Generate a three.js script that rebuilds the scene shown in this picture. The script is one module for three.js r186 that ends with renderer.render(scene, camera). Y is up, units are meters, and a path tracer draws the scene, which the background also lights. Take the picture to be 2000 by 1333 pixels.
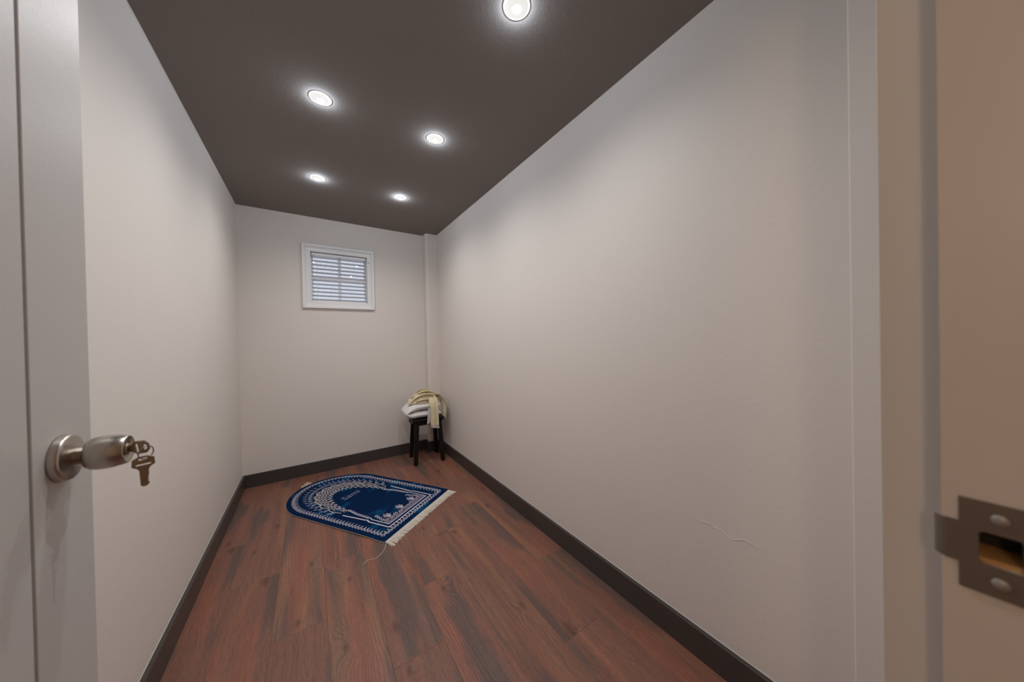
import * as THREE from 'three';
import { RoundedBoxGeometry } from 'three/addons/geometries/RoundedBoxGeometry.js';
import { mergeGeometries, mergeVertices } from 'three/addons/utils/BufferGeometryUtils.js';

// ------------------------------------------------------------------ camera, sky, exposure
// Room axes: x to the right of the room, y up, -z into the room (towards the window wall).
const scene = new THREE.Scene();
const camera = new THREE.PerspectiveCamera(96.19, 1.5, 0.02, 60);
{
  const yaw = 33.4765 * Math.PI / 180, pitch = -0.4055 * Math.PI / 180, roll = -1.1665 * Math.PI / 180;
  const f0 = new THREE.Vector3(Math.sin(yaw), 0, -Math.cos(yaw)), r0 = new THREE.Vector3(Math.cos(yaw), 0, Math.sin(yaw)), u0 = new THREE.Vector3(0, 1, 0);
  const f = f0.clone().multiplyScalar(Math.cos(pitch)).addScaledVector(u0, Math.sin(pitch));
  const u1 = u0.clone().multiplyScalar(Math.cos(pitch)).addScaledVector(f0, -Math.sin(pitch));
  const r = r0.clone().multiplyScalar(Math.cos(roll)).addScaledVector(u1, Math.sin(roll));
  const u = u1.clone().multiplyScalar(Math.cos(roll)).addScaledVector(r0, -Math.sin(roll));
  camera.position.set(0, 1.25, 0);
  camera.quaternion.setFromRotationMatrix(new THREE.Matrix4().makeBasis(r, u, f.clone().negate()));
  camera.focus = 2.4;
  camera.userData.fStop = 3.6;
  camera.updateMatrixWorld();
}
scene.background = new THREE.Color().setRGB(0.80, 0.86, 1.0);
const renderer = new THREE.WebGLRenderer({ antialias: true });
renderer.toneMapping = THREE.LinearToneMapping;
renderer.toneMappingExposure = 1.05;
renderer.shadowMap.enabled = true;

const LAMP_CANDELA = 1.22, LAMP_ANGLE = 78 * Math.PI / 180, LAMP_GLOW = 0.62, LAMP_SPILL = 0.17, LAMP_COLOR = [1.0, 0.985, 0.975];
const HALL_CANDELA = 0.8;

// ------------------------------------------------------------------ dimensions (metres)
const L = -0.507, R = 1.2435, D = 3.500, H = 2.456;          // left wall, right wall, back wall depth, ceiling
const BASE_H = 0.112, BASE_T = 0.017;
const P = (r, y, d) => new THREE.Vector3(r, y, -d);

// ------------------------------------------------------------------ helpers
let seed = 20240611;
const rnd = () => { seed = (seed + 0x6d2b79f5) | 0; let t = Math.imul(seed ^ (seed >>> 15), 1 | seed); t = (t + Math.imul(t ^ (t >>> 7), 61 | t)) ^ t; return ((t ^ (t >>> 14)) >>> 0) / 4294967296; };
const hash = (x, y, s) => { let h = Math.imul(x, 374761393) ^ Math.imul(y, 668265263) ^ Math.imul(s, 974634777); h = Math.imul(h ^ (h >>> 13), 1274126177); return ((h ^ (h >>> 16)) >>> 0) / 4294967296; };
const vnoise = (x, y, s = 0) => {
  const xi = Math.floor(x), yi = Math.floor(y), fx = x - xi, fy = y - yi, ux = fx * fx * (3 - 2 * fx), uy = fy * fy * (3 - 2 * fy);
  const a = hash(xi, yi, s), b = hash(xi + 1, yi, s), c = hash(xi, yi + 1, s), e = hash(xi + 1, yi + 1, s);
  return a + (b - a) * ux + (c - a) * uy + (a - b - c + e) * ux * uy;
};
const fbm = (x, y, s, o = 4) => { let v = 0, a = 0.5, t = 0; for (let i = 0; i < o; i++) { v += a * vnoise(x, y, s + i); t += a; a *= 0.5; x *= 2.03; y *= 2.03; } return v / t; };
const clamp = (v, a = 0, b = 1) => Math.min(b, Math.max(a, v));
const smooth = (a, b, x) => { const t = clamp((x - a) / (b - a)); return t * t * (3 - 2 * t); };
const lin = (r, g, b) => new THREE.Color().setRGB(r, g, b);

const taken = new Map();
function numbered(name) { const n = taken.get(name) ?? 0; taken.set(name, n + 1); return n ? `${name}_${String(n).padStart(3, '0')}` : name; }
function mesh(name, geometry, material, parent, label) {
  const m = new THREE.Mesh(geometry, material);
  m.name = parent ? name : numbered(name);
  m.castShadow = m.receiveShadow = true;
  if (label) m.userData.label = label;
  (parent ?? scene).add(m);
  return m;
}
function thing(name, label, category, at, group) {
  const g = new THREE.Group(); g.name = numbered(name); scene.add(g);
  if (at) g.position.copy(at);
  g.userData = { label, category };
  if (group) g.userData.group = group;
  return g;
}
function setting(name, label, category, at) {
  const g = new THREE.Group(); g.name = name; scene.add(g);
  if (at) g.position.copy(at);
  g.userData = { kind: 'structure', label, category };
  return g;
}
const asSetting = (m, label, category) => { m.userData = { kind: 'structure', label, category }; return m; };
// box from room ranges: r (x), y, d (depth)
function box(r0, r1, y0, y1, d0, d1, bevel = 0) {
  const w = r1 - r0, h = y1 - y0, t = d1 - d0;
  const g = bevel ? new RoundedBoxGeometry(w, h, t, 2, bevel) : new THREE.BoxGeometry(w, h, t);
  g.translate((r0 + r1) / 2, (y0 + y1) / 2, -(d0 + d1) / 2);
  return g;
}
const merge = (list) => mergeGeometries(list.map((g) => { const k = g.index ? g.toNonIndexed() : g; for (const n of Object.keys(k.attributes)) if (!['position', 'normal', 'uv'].includes(n)) k.deleteAttribute(n); return k; }));
// uv in metres from position and dominant normal
function metreUV(g, s = 1) {
  g = g.index ? g.toNonIndexed() : g;
  g.computeVertexNormals();
  const p = g.attributes.position, n = g.attributes.normal, uv = new Float32Array(p.count * 2);
  for (let i = 0; i < p.count; i++) {
    const ax = Math.abs(n.getX(i)), ay = Math.abs(n.getY(i)), az = Math.abs(n.getZ(i));
    if (ay >= ax && ay >= az) { uv[2 * i] = p.getX(i) * s; uv[2 * i + 1] = p.getZ(i) * s; }
    else if (ax >= az) { uv[2 * i] = p.getZ(i) * s; uv[2 * i + 1] = p.getY(i) * s; }
    else { uv[2 * i] = p.getX(i) * s; uv[2 * i + 1] = p.getY(i) * s; }
  }
  g.setAttribute('uv', new THREE.BufferAttribute(uv, 2));
  return g;
}
function dataTexture(w, h, fn, srgb = false) {
  const a = new Uint8Array(w * h * 4), c = [0, 0, 0];
  for (let y = 0; y < h; y++) for (let x = 0; x < w; x++) {
    fn(x, y, c); const i = (y * w + x) * 4;
    a[i] = clamp(c[0], 0, 255); a[i + 1] = clamp(c[1], 0, 255); a[i + 2] = clamp(c[2], 0, 255); a[i + 3] = 255;
  }
  const t = new THREE.DataTexture(a, w, h);
  t.wrapS = t.wrapT = THREE.RepeatWrapping; t.magFilter = THREE.LinearFilter; t.minFilter = THREE.LinearMipmapLinearFilter; t.generateMipmaps = true;
  if (srgb) t.colorSpace = THREE.SRGBColorSpace;
  t.needsUpdate = true;
  return t;
}
const std = (o) => new THREE.MeshStandardMaterial(o);
const phys = (o) => new THREE.MeshPhysicalMaterial(o);
const lathe = (pts, seg = 40) => new THREE.LatheGeometry(pts.map(([r, y]) => new THREE.Vector2(r, y)), seg);

// ------------------------------------------------------------------ materials
const wrap = (x, n) => ((x % n) + n) % n;
const pnoise = (x, y, n, s) => {                              // tiling value noise, n cells across
  const xi = Math.floor(x), yi = Math.floor(y), fx = x - xi, fy = y - yi, ux = fx * fx * (3 - 2 * fx), uy = fy * fy * (3 - 2 * fy);
  const h = (i, j) => hash(wrap(i, n), wrap(j, n), s);
  const a = h(xi, yi), b = h(xi + 1, yi), c = h(xi, yi + 1), e = h(xi + 1, yi + 1);
  return a + (b - a) * ux + (c - a) * uy + (a - b - c + e) * ux * uy;
};
const paperBump = dataTexture(512, 512, (x, y, c) => {
  const v = 0.3 * pnoise(x / 4, y / 4, 128, 1) + 0.25 * pnoise(x / 2, y / 16, 256, 2) + 0.2 * pnoise(x / 16, y / 16, 32, 3) + 0.25 * pnoise(x / 64, y / 64, 8, 4);
  c[0] = c[1] = c[2] = 255 * v;
});
paperBump.repeat.set(2.2, 2.2);
const WALL = [0.770, 0.708, 0.660];
const M = {};
M.wall = std({ color: lin(...WALL), roughness: 0.66, bumpMap: paperBump, bumpScale: 0.0004 });
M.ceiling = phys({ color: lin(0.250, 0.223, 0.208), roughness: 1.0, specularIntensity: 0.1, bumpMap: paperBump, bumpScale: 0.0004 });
M.base = std({ color: lin(0.058, 0.049, 0.046), roughness: 0.34 });
M.caulk = std({ color: lin(0.62, 0.57, 0.53), roughness: 0.55 });
M.frame = std({ color: lin(0.60, 0.545, 0.495), roughness: 0.36, bumpMap: paperBump, bumpScale: 0.0002 });
M.door = std({ color: lin(0.56, 0.525, 0.505), roughness: 0.46, bumpMap: paperBump, bumpScale: 0.0003 });
M.white = std({ color: lin(0.86, 0.845, 0.84), roughness: 0.4 });
M.slat = std({ color: lin(0.70, 0.72, 0.76), roughness: 0.45 });
M.glass = phys({ color: 0xffffff, roughness: 0.02, transmission: 1, thickness: 0, ior: 1.5 });
M.steel = phys({ color: lin(0.50, 0.455, 0.405), metalness: 1, roughness: 0.27, anisotropy: 0.6 });
M.steelDark = std({ color: lin(0.30, 0.27, 0.245), metalness: 1, roughness: 0.38 });
M.brass = std({ color: lin(0.42, 0.33, 0.23), metalness: 1, roughness: 0.36 });
M.dark = std({ color: lin(0.012, 0.010, 0.009), roughness: 0.6 });
M.rawWood = std({ color: lin(0.52, 0.30, 0.12), roughness: 0.8 });
M.stool = phys({ color: lin(0.0085, 0.0075, 0.007), roughness: 0.55, specularIntensity: 0.4 });
M.bevel = std({ color: lin(0.30, 0.165, 0.105), roughness: 0.5 });
M.mesh = std({ color: lin(0.22, 0.24, 0.27), roughness: 0.6 });

// ------------------------------------------------------------------ floor planks
const PITCH = 0.2015, PLANK_TOP = 0;
function plankTexture(s) {
  const w = 256, h = 1536;
  const knots = []; for (let i = 0; i < 2; i++) knots.push([0.2 + 0.6 * hash(i, s, 71), hash(i, s, 72) * 6, 0.006 + 0.012 * hash(i, s, 73)]);
  const centre = 0.2 + 0.6 * hash(s, 3, 9), tone = hash(s, 5, 5);
  return dataTexture(w, h, (px, py, c) => {
    const x = px / w * 0.2, y = py / h * 1.2;                  // metres
    const xx = x * 5, yy = y * 5;                               // in plank widths
    let warp = 0.55 * (fbm(xx * 0.9, yy * 0.45, s * 31 + 1, 3) - 0.5) + 0.10 * (vnoise(xx * 4, yy * 1.4, s * 31 + 5) - 0.5);
    let kd = 0;
    for (const [kx, ky, kr] of knots) { const dx = xx - kx, dy = (yy - ky) * 0.45, q = Math.sqrt(dx * dx + dy * dy); warp += 0.20 * Math.exp(-q * q / 0.03); kd = Math.max(kd, 0.7 * Math.exp(-q * q / (kr * 0.28))); }
    const rings = Math.abs(xx - centre + warp) * 15 + yy * 0.35 + 1.2 * vnoise(xx * 2, yy * 0.3, s * 31 + 2);
    const ph = rings - Math.floor(rings);
    const ring = smooth(0.0, 0.72, ph) * (1 - smooth(0.78, 1.0, ph));
    const fine = vnoise(px * 0.55, py * 0.028, s * 31 + 3), pore = vnoise(px * 0.9, py * 0.07, s * 31 + 4);
    const patch = fbm(xx * 2.6, yy * 0.42, s * 31 + 7, 4), red = fbm(xx * 3.4, yy * 0.30, s * 31 + 12, 3), tan = fbm(xx * 4.2, yy * 0.28, s * 31 + 17, 3), streak = fbm(xx * 9, yy * 0.35, s * 31 + 25, 3);
    let r = 130, g = 88, b = 74;
    const grey = smooth(0.50, 0.70, patch);
    r += (99 - r) * grey * 0.85; g += (79 - g) * grey * 0.85; b += (73 - b) * grey * 0.85;
    const rd = smooth(0.56, 0.80, red) * (1 - grey * 0.7);
    r += (156 - r) * rd * 0.52; g += (92 - g) * rd * 0.52; b += (72 - b) * rd * 0.52;
    const tn = smooth(0.52, 0.8, tan);
    r += (146 - r) * tn * 0.6; g += (106 - g) * tn * 0.6; b += (80 - b) * tn * 0.6;
    const soft = 0.30 + 0.70 * smooth(0.42, 0.66, fbm(xx * 0.8, yy * 0.4, s * 31 + 21, 2));
    const k = 0.97 + 0.16 * (ring - 0.5) * soft + 0.16 * (streak - 0.5) + 0.13 * (fine - 0.5) + 0.12 * (pore - 0.5) + 0.06 * (tone - 0.5);
    const light = (pore > 0.90 ? 1.13 : 1) * (ph > 0.90 ? 1 + 0.14 * soft : 1);
    const kn = 1 - 0.38 * kd;
    c[0] = r * k * kn * light; c[1] = g * k * kn * light; c[2] = b * k * kn * light;
  }, true);
}
const plankMaterials = [];
for (let i = 0; i < 7; i++) { const t = plankTexture(i + 1); plankMaterials.push(std({ map: t, roughness: 0.46, bumpMap: t, bumpScale: 0.0003 })); }
function plankGeometry(w, len) {                                // top at y = 0, centred; chamfered long and short edges
  const a = w / 2, b = len / 2, c = 0.0011, cd = 0.0014, t = 0.010, pos = [], uv = [], groups = [[], []];
  const quad = (k, p0, p1, p2, p3) => groups[k].push([p0, p1, p2, p3]);
  const T = [[-a + c, 0, b - c], [a - c, 0, b - c], [a - c, 0, -b + c], [-a + c, 0, -b + c]];
  const E = [[-a, -cd, b], [a, -cd, b], [a, -cd, -b], [-a, -cd, -b]], B = E.map(([x, , z]) => [x, -t, z]);
  quad(0, ...T);
  for (let i = 0; i < 4; i++) { const j = (i + 1) % 4; quad(1, E[i], E[j], T[j], T[i]); quad(1, B[i], B[j], E[j], E[i]); }
  quad(1, B[3], B[2], B[1], B[0]);
  const g = new THREE.BufferGeometry();
  let n = 0;
  groups.forEach((list, k) => {
    const start = n;
    for (const q of list) for (const i of [0, 1, 2, 0, 2, 3]) { const v = q[i]; pos.push(...v); uv.push((v[0] + a) / 0.2, (v[2] + b) / 1.2); n++; }
    g.addGroup(start, n - start, k);
  });
  g.setAttribute('position', new THREE.Float32BufferAttribute(pos, 3));
  g.setAttribute('uv', new THREE.Float32BufferAttribute(uv, 2));
  g.computeVertexNormals();
  return g;
}
const floor = setting('floor', 'reddish brown wood plank laminate floor running towards the window wall', 'floor');
mesh('subfloor', metreUV(box(L - 0.1, R + 0.1, -0.06, -0.010, -1.75, D + 0.1)), M.dark, floor);
{
  const joints = [[2.53, 1.33, 0.13], [3.30, 2.10, 0.90], [2.75, 1.62, 0.42], [2.95, 2.02, 0.75], [2.43, 1.226, 0.03], [2.756, 1.556, 0.356], [3.12, 1.93, 0.70], [2.133, 0.933, -0.2], [2.564, 1.364, 0.164]];
  const cache = new Map();
  let n = 0;
  joints.forEach((js, i) => {
    const r0 = Math.max(L, -0.5635 + i * PITCH), r1 = Math.min(R, -0.5635 + (i + 1) * PITCH);
    const ds = [D, ...js, -0.62, -1.70];
    for (let k = 0; k + 1 < ds.length; k++) {
      const w = +(r1 - r0 - 0.0004).toFixed(4), len = +(ds[k] - ds[k + 1] - 0.0004).toFixed(4), key = w + ':' + len;
      if (!cache.has(key)) cache.set(key, plankGeometry(w, len));
      const m = mesh('plank', cache.get(key), [plankMaterials[(n * 3 + i * 2 + k) % 7], M.bevel], floor);
      m.name = n ? `plank_${String(n).padStart(3, '0')}` : 'plank';
      m.position.set((r0 + r1) / 2, PLANK_TOP, -(ds[k] + ds[k + 1]) / 2);
      if (hash(n, i, 4) > 0.5) m.rotation.y = Math.PI;
      n++;
    }
  });
}

// ------------------------------------------------------------------ walls, ceiling
const T = 0.12, FRONT = 0.006, FRONT_OUT = -0.115;
const DOOR_L = -0.336, DOOR_R = 0.42, DOOR_H = 2.06;
asSetting(mesh('wall_left', metreUV(box(L - T, L, -0.06, H + T, FRONT_OUT, D + T)), M.wall), 'beige papered side wall behind the open door', 'wall');
const wallRight = asSetting(mesh('wall_right', metreUV(box(R, R + T, -0.06, H + T, FRONT_OUT, D + T)), M.wall), 'long beige papered side wall with a small crack near the skirting', 'wall');
{ // raised crack in the paper
  const pts = [[0.598, 0.535], [0.585, 0.5335], [0.570, 0.536], [0.552, 0.538], [0.540, 0.532], [0.525, 0.533], [0.510, 0.530], [0.498, 0.524], [0.490, 0.519], [0.478, 0.518], [0.466, 0.525], [0.452, 0.532], [0.446, 0.536], [0.432, 0.534], [0.418, 0.533], [0.404, 0.530]].map(([d, y]) => P(R, y, d));
  const g = new THREE.TubeGeometry(new THREE.CatmullRomCurve3(pts), 90, 0.0013, 6);
  mesh('paper_crack', g, M.wall, wallRight, 'raised wavy crack in the wallpaper');
}
const WIN = { r0: -0.012, r1: 0.553, y0: 1.612, y1: 2.165 };        // hole in the back wall
asSetting(mesh('wall_back', metreUV(merge([
  box(L - T, WIN.r0, -0.06, H + T, D, D + T), box(WIN.r1, R + T, -0.06, H + T, D, D + T),
  box(WIN.r0, WIN.r1, -0.06, WIN.y0, D, D + T), box(WIN.r0, WIN.r1, WIN.y1, H + T, D, D + T)])), M.wall), 'beige end wall with the small window', 'wall');
asSetting(mesh('wall_front', metreUV(merge([
  box(L - T, DOOR_L - 0.04, -0.06, H + T, FRONT_OUT, FRONT), box(DOOR_R + 0.035, R + T, -0.06, H + T, FRONT_OUT, FRONT),
  box(DOOR_L - 0.04, DOOR_R + 0.035, DOOR_H + 0.04, H + T, FRONT_OUT, FRONT)])), M.wall), 'beige wall around the doorway', 'wall');
asSetting(mesh('ceiling', metreUV(box(L - T, R + T, H, H + T, FRONT_OUT, D + T)), M.ceiling), 'dark taupe painted ceiling with round downlights', 'ceiling');
{ // boxed-in pipe in the far right corner
  const s = new THREE.Shape(), a = 1.108, b = 3.398, q = 0.036;
  s.moveTo(a, -D - 0.01); s.lineTo(a, -b - q); s.quadraticCurveTo(a, -b, a + q, -b); s.lineTo(R + 0.01, -b); s.lineTo(R + 0.01, -D - 0.01); s.closePath();
  const g = new THREE.ExtrudeGeometry(s, { depth: H + 0.04, bevelEnabled: false, curveSegments: 12 });
  g.rotateX(Math.PI / 2); g.translate(0, H + 0.02, 0);
  g.scale(1, 1, 1);
  asSetting(mesh('trim_1', metreUV(g), M.wall), 'papered pipe casing in the far corner behind the stool', 'pipe casing');
}
{ // boxed-in pipe beside the doorway
  const c = mesh('trim_2', metreUV(box(1.10, R + 0.01, -0.02, H + 0.02, FRONT - 0.01, 0.167, 0.003)), M.wall);
  asSetting(c, 'papered wall return beside the door frame', 'wall return');
}
// wavy paint edge where the walls meet the dark ceiling
{
  const edge = (a, b, s) => { const pts = []; for (let i = 0; i <= 40; i++) { const q = a.clone().lerp(b, i / 40); q.y += 0.0035 * (vnoise(i * 0.9, 0.5, s) - 0.75); pts.push(q); } return new THREE.TubeGeometry(new THREE.CatmullRomCurve3(pts), 120, 0.0028, 5); };
  const g = merge([edge(P(L, H, 0.1), P(L, H, D), 1), edge(P(L, H, D), P(1.108, H, D), 2), edge(P(R, H, 3.39), P(R, H, 0.17), 3)]);
  asSetting(mesh('trim_3', g, M.wall), 'uneven paper edge along the top of the walls', 'paper edge');
}
// baseboards
function baseboard(name, from, to, inward, label) {             // from/to on the wall line, inward = unit vector into the room
  const len = from.distanceTo(to), dir = to.clone().sub(from).normalize();
  const g0 = setting(name, label, 'baseboard');
  const s = new THREE.Shape();
  s.moveTo(0, 0); s.lineTo(BASE_T, 0); s.lineTo(BASE_T, BASE_H - 0.0015); s.lineTo(BASE_T - 0.0015, BASE_H); s.lineTo(0, BASE_H); s.closePath();
  const m = new THREE.Matrix4().makeBasis(inward, new THREE.Vector3(0, 1, 0), inward.clone().cross(new THREE.Vector3(0, 1, 0)));
  const along = new THREE.Vector3().setFromMatrixColumn(m, 2), flip = along.dot(dir) < 0;
  const make = (shape) => { const g = new THREE.ExtrudeGeometry(shape, { depth: len, bevelEnabled: false }); g.applyMatrix4(m); const o = flip ? to : from; g.translate(o.x, o.y, o.z); return g; };
  mesh('board', make(s), M.base, g0);
  const c = new THREE.Shape(); c.moveTo(-0.002, BASE_H - 0.001); c.lineTo(0.0022, BASE_H - 0.0005); c.lineTo(0.0016, BASE_H + 0.0014); c.lineTo(0.0, BASE_H + 0.0030); c.lineTo(-0.002, BASE_H + 0.0030); c.closePath();
  mesh('caulk_line', make(c), M.caulk, g0, 'thin cream caulk line');
  return g0;
}
const X = new THREE.Vector3(1, 0, 0), XN = new THREE.Vector3(-1, 0, 0), ZP = new THREE.Vector3(0, 0, 1);
baseboard('baseboard_left', P(L, 0, 0.03), P(L, 0, D), X, 'dark brown baseboard along the wall behind the door');
baseboard('baseboard_back', P(L + BASE_T, 0, D), P(1.108, 0, D), ZP, 'dark brown baseboard under the window');
baseboard('baseboard_right', P(R, 0, 3.386), P(R, 0, 0.167), XN, 'dark brown baseboard along the long bare wall');
baseboard('baseboard_corner', P(1.108, 0, D - BASE_T), P(1.108, 0, 3.398), XN, 'short dark baseboard on the pipe casing side');
baseboard('baseboard_corner_front', P(1.108 - BASE_T, 0, 3.398), P(R, 0, 3.398), ZP, 'short dark baseboard on the pipe casing front');

// ------------------------------------------------------------------ hall behind the camera (closes the doorway, warm lamp)
{
  const b = -1.7, l = -1.38, r = 1.38;
  asSetting(mesh('wall_hall', metreUV(merge([box(l - 0.1, r + 0.1, -0.06, H + T, b - 0.1, b), box(l - 0.1, l, -0.06, H + T, b, FRONT_OUT), box(r, r + 0.1, -0.06, H + T, b, FRONT_OUT),
    box(l - 0.1, L - T, -0.06, H + T, FRONT_OUT, FRONT_OUT + 0.1), box(R + T, r + 0.1, -0.06, H + T, FRONT_OUT, FRONT_OUT + 0.1)])), M.wall), 'beige walls of the hall outside the doorway', 'wall');
  asSetting(mesh('ceiling_hall', metreUV(box(l - 0.1, r + 0.1, H, H + T, b - 0.1, FRONT_OUT)), M.wall), 'plain ceiling of the hall outside the doorway', 'ceiling');
  asSetting(mesh('floor_hall', metreUV(merge([box(l - 0.1, L - 0.1, -0.06, 0, b - 0.1, FRONT_OUT), box(R + 0.1, r + 0.1, -0.06, 0, b - 0.1, FRONT_OUT)])), plankMaterials[2]), 'wood floor strips of the hall outside the doorway', 'floor');
  const s = thing('wall_sconce', 'warm glass globe sconce on the hall wall behind the viewer', 'wall lamp', P(l, 1.78, -0.46));
  const back = lathe([[0, 0], [0.05, 0], [0.05, 0.010], [0.045, 0.016], [0.012, 0.018], [0.012, 0.06], [0, 0.06]], 28); back.rotateZ(-Math.PI / 2);
  mesh('bracket', back, M.steelDark, s);
  const globe = new THREE.SphereGeometry(0.075, 28, 18); globe.translate(0.13, 0, 0);
  mesh('lamp_globe', globe, std({ color: lin(0.8, 0.7, 0.55), emissive: lin(1, 0.66, 0.36), emissiveIntensity: 1.2, roughness: 0.4 }), s);
  const p = new THREE.PointLight(new THREE.Color().setRGB(1, 0.72, 0.47), HALL_CANDELA, 0, 2);
  p.position.copy(P(l + 0.13, 1.78, -0.46)); p.castShadow = true; p.shadow.radius = 3; scene.add(p);
}

// ------------------------------------------------------------------ door frame (latch side in view)
{
  const f = setting('trim_4', 'painted door frame with a steel strike plate', 'door frame');
  M.strike = std({ color: lin(0.17, 0.135, 0.115), metalness: 0.45, roughness: 0.5 });
  const E = 0.0157;                                             // room-side edge of the jamb
  const hole = new THREE.Shape(); // latch jamb with a mortise behind the strike plate
  const yc = 1.086, hd0 = -0.019, hd1 = -0.0005, hh = 0.0125;
  const jamb = merge([box(DOOR_R, DOOR_R + 0.035, 0, yc - hh, FRONT_OUT - 0.012, E, 0), box(DOOR_R, DOOR_R + 0.035, yc + hh, DOOR_H + 0.04, FRONT_OUT - 0.012, E, 0),
    box(DOOR_R, DOOR_R + 0.035, yc - hh, yc + hh, FRONT_OUT - 0.012, hd0, 0), box(DOOR_R, DOOR_R + 0.035, yc - hh, yc + hh, hd1, E, 0)]);
  mesh('jamb', metreUV(jamb), M.frame, f);
  mesh('mortise_back', metreUV(box(DOOR_R + 0.030, DOOR_R + 0.034, yc - hh, yc + hh, hd0, hd1)), M.dark, f, 'dark bottom of the latch hole');
  mesh('mortise_wood', metreUV(merge([box(DOOR_R + 0.003, DOOR_R + 0.030, yc - hh, yc - hh + 0.0035, hd0, hd1), box(DOOR_R + 0.003, DOOR_R + 0.030, yc + hh - 0.002, yc + hh, hd0, hd1)])), M.rawWood, f, 'raw wood inside the latch hole');
  mesh('jamb', metreUV(box(DOOR_L - 0.04, DOOR_L, 0, DOOR_H + 0.04, FRONT_OUT - 0.012, E, 0.002)), M.frame, f);
  mesh('head', metreUV(box(DOOR_L, DOOR_R, DOOR_H, DOOR_H + 0.04, FRONT_OUT - 0.012, E, 0.002)), M.frame, f);
  mesh('stop', metreUV(box(DOOR_R - 0.012, DOOR_R, 0, DOOR_H, -0.075, -0.034, 0.002)), M.frame, f);
  mesh('casing', metreUV(box(DOOR_R + 0.035, DOOR_R + 0.10, 0, DOOR_H + 0.10, FRONT, 0.0505, 0.0008)), M.frame, f);
  mesh('casing', metreUV(box(DOOR_L - 0.04, DOOR_R + 0.035, DOOR_H + 0.04, DOOR_H + 0.10, FRONT, 0.026, 0.003)), M.frame, f);
  // strike plate: T shape with a lip bent round the jamb edge, opening and two screws
  const s = new THREE.Shape(), y2 = 0.0345, y1 = 0.0155, dIn = 0.0065;
  s.moveTo(-0.030, -y2); s.lineTo(dIn, -y2); s.quadraticCurveTo(dIn + 0.001, -y2, dIn + 0.001, -y2 + 0.001); s.lineTo(dIn + 0.001, -y1); s.lineTo(0.0135, -y1); s.lineTo(0.0135, y1); s.lineTo(dIn + 0.001, y1); s.lineTo(dIn + 0.001, y2); s.lineTo(-0.030, y2); s.closePath();
  const o = new THREE.Path(); o.moveTo(hd0, -hh + 0.002); o.quadraticCurveTo(hd0, -hh, hd0 + 0.002, -hh); o.lineTo(hd1 - 0.002, -hh); o.lineTo(hd1, -hh + 0.002); o.lineTo(hd1, hh - 0.002); o.lineTo(hd1 - 0.002, hh); o.lineTo(hd0 + 0.002, hh); o.lineTo(hd0, hh - 0.002); o.closePath(); s.holes.push(o);
  const g = new THREE.ExtrudeGeometry(s, { depth: 0.0014, bevelEnabled: true, bevelSize: 0.0004, bevelThickness: 0.0004, bevelSegments: 1 });
  // shape x = depth d, shape y = y, extrusion towards -r
  g.applyMatrix4(new THREE.Matrix4().makeBasis(new THREE.Vector3(0, 0, -1), new THREE.Vector3(0, 1, 0), new THREE.Vector3(1, 0, 0)));
  g.translate(DOOR_R - 0.0016, yc, 0);
  const plate = mesh('strike_plate', g, M.strike, f, 'dull steel strike plate');
  const lipPts = []; for (let i = 0; i <= 8; i++) { const a = i / 8 * 1.25; lipPts.push([0.0135 + 0.006 * Math.sin(a), 0.006 * (1 - Math.cos(a))]); }
  const ls = new THREE.Shape(); lipPts.forEach(([d, r], i) => (i ? ls.lineTo(d, r) : ls.moveTo(d, r))); [...lipPts].reverse().forEach(([d, r]) => ls.lineTo(d - 0.0006, r - 0.0015)); ls.closePath();
  const lg = new THREE.ExtrudeGeometry(ls, { depth: 0.031, bevelEnabled: false });
  lg.applyMatrix4(new THREE.Matrix4().makeBasis(new THREE.Vector3(0, 0, -1), new THREE.Vector3(1, 0, 0), new THREE.Vector3(0, -1, 0)));
  lg.translate(DOOR_R, yc + 0.0155, 0);
  mesh('lip', lg, M.strike, plate);
  for (const y of [0.0235, -0.0235]) {
    const sg = lathe([[0, 0.0022], [0.0022, 0.0020], [0.0040, 0.0012], [0.0042, 0]], 18); sg.rotateZ(Math.PI / 2); sg.translate(DOOR_R - 0.0016, yc + y, 0.0095);
    mesh('screw', sg, std({ color: lin(0.33, 0.31, 0.30), metalness: 0.5, roughness: 0.45 }), plate, 'bright screw head');
  }
}

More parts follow.
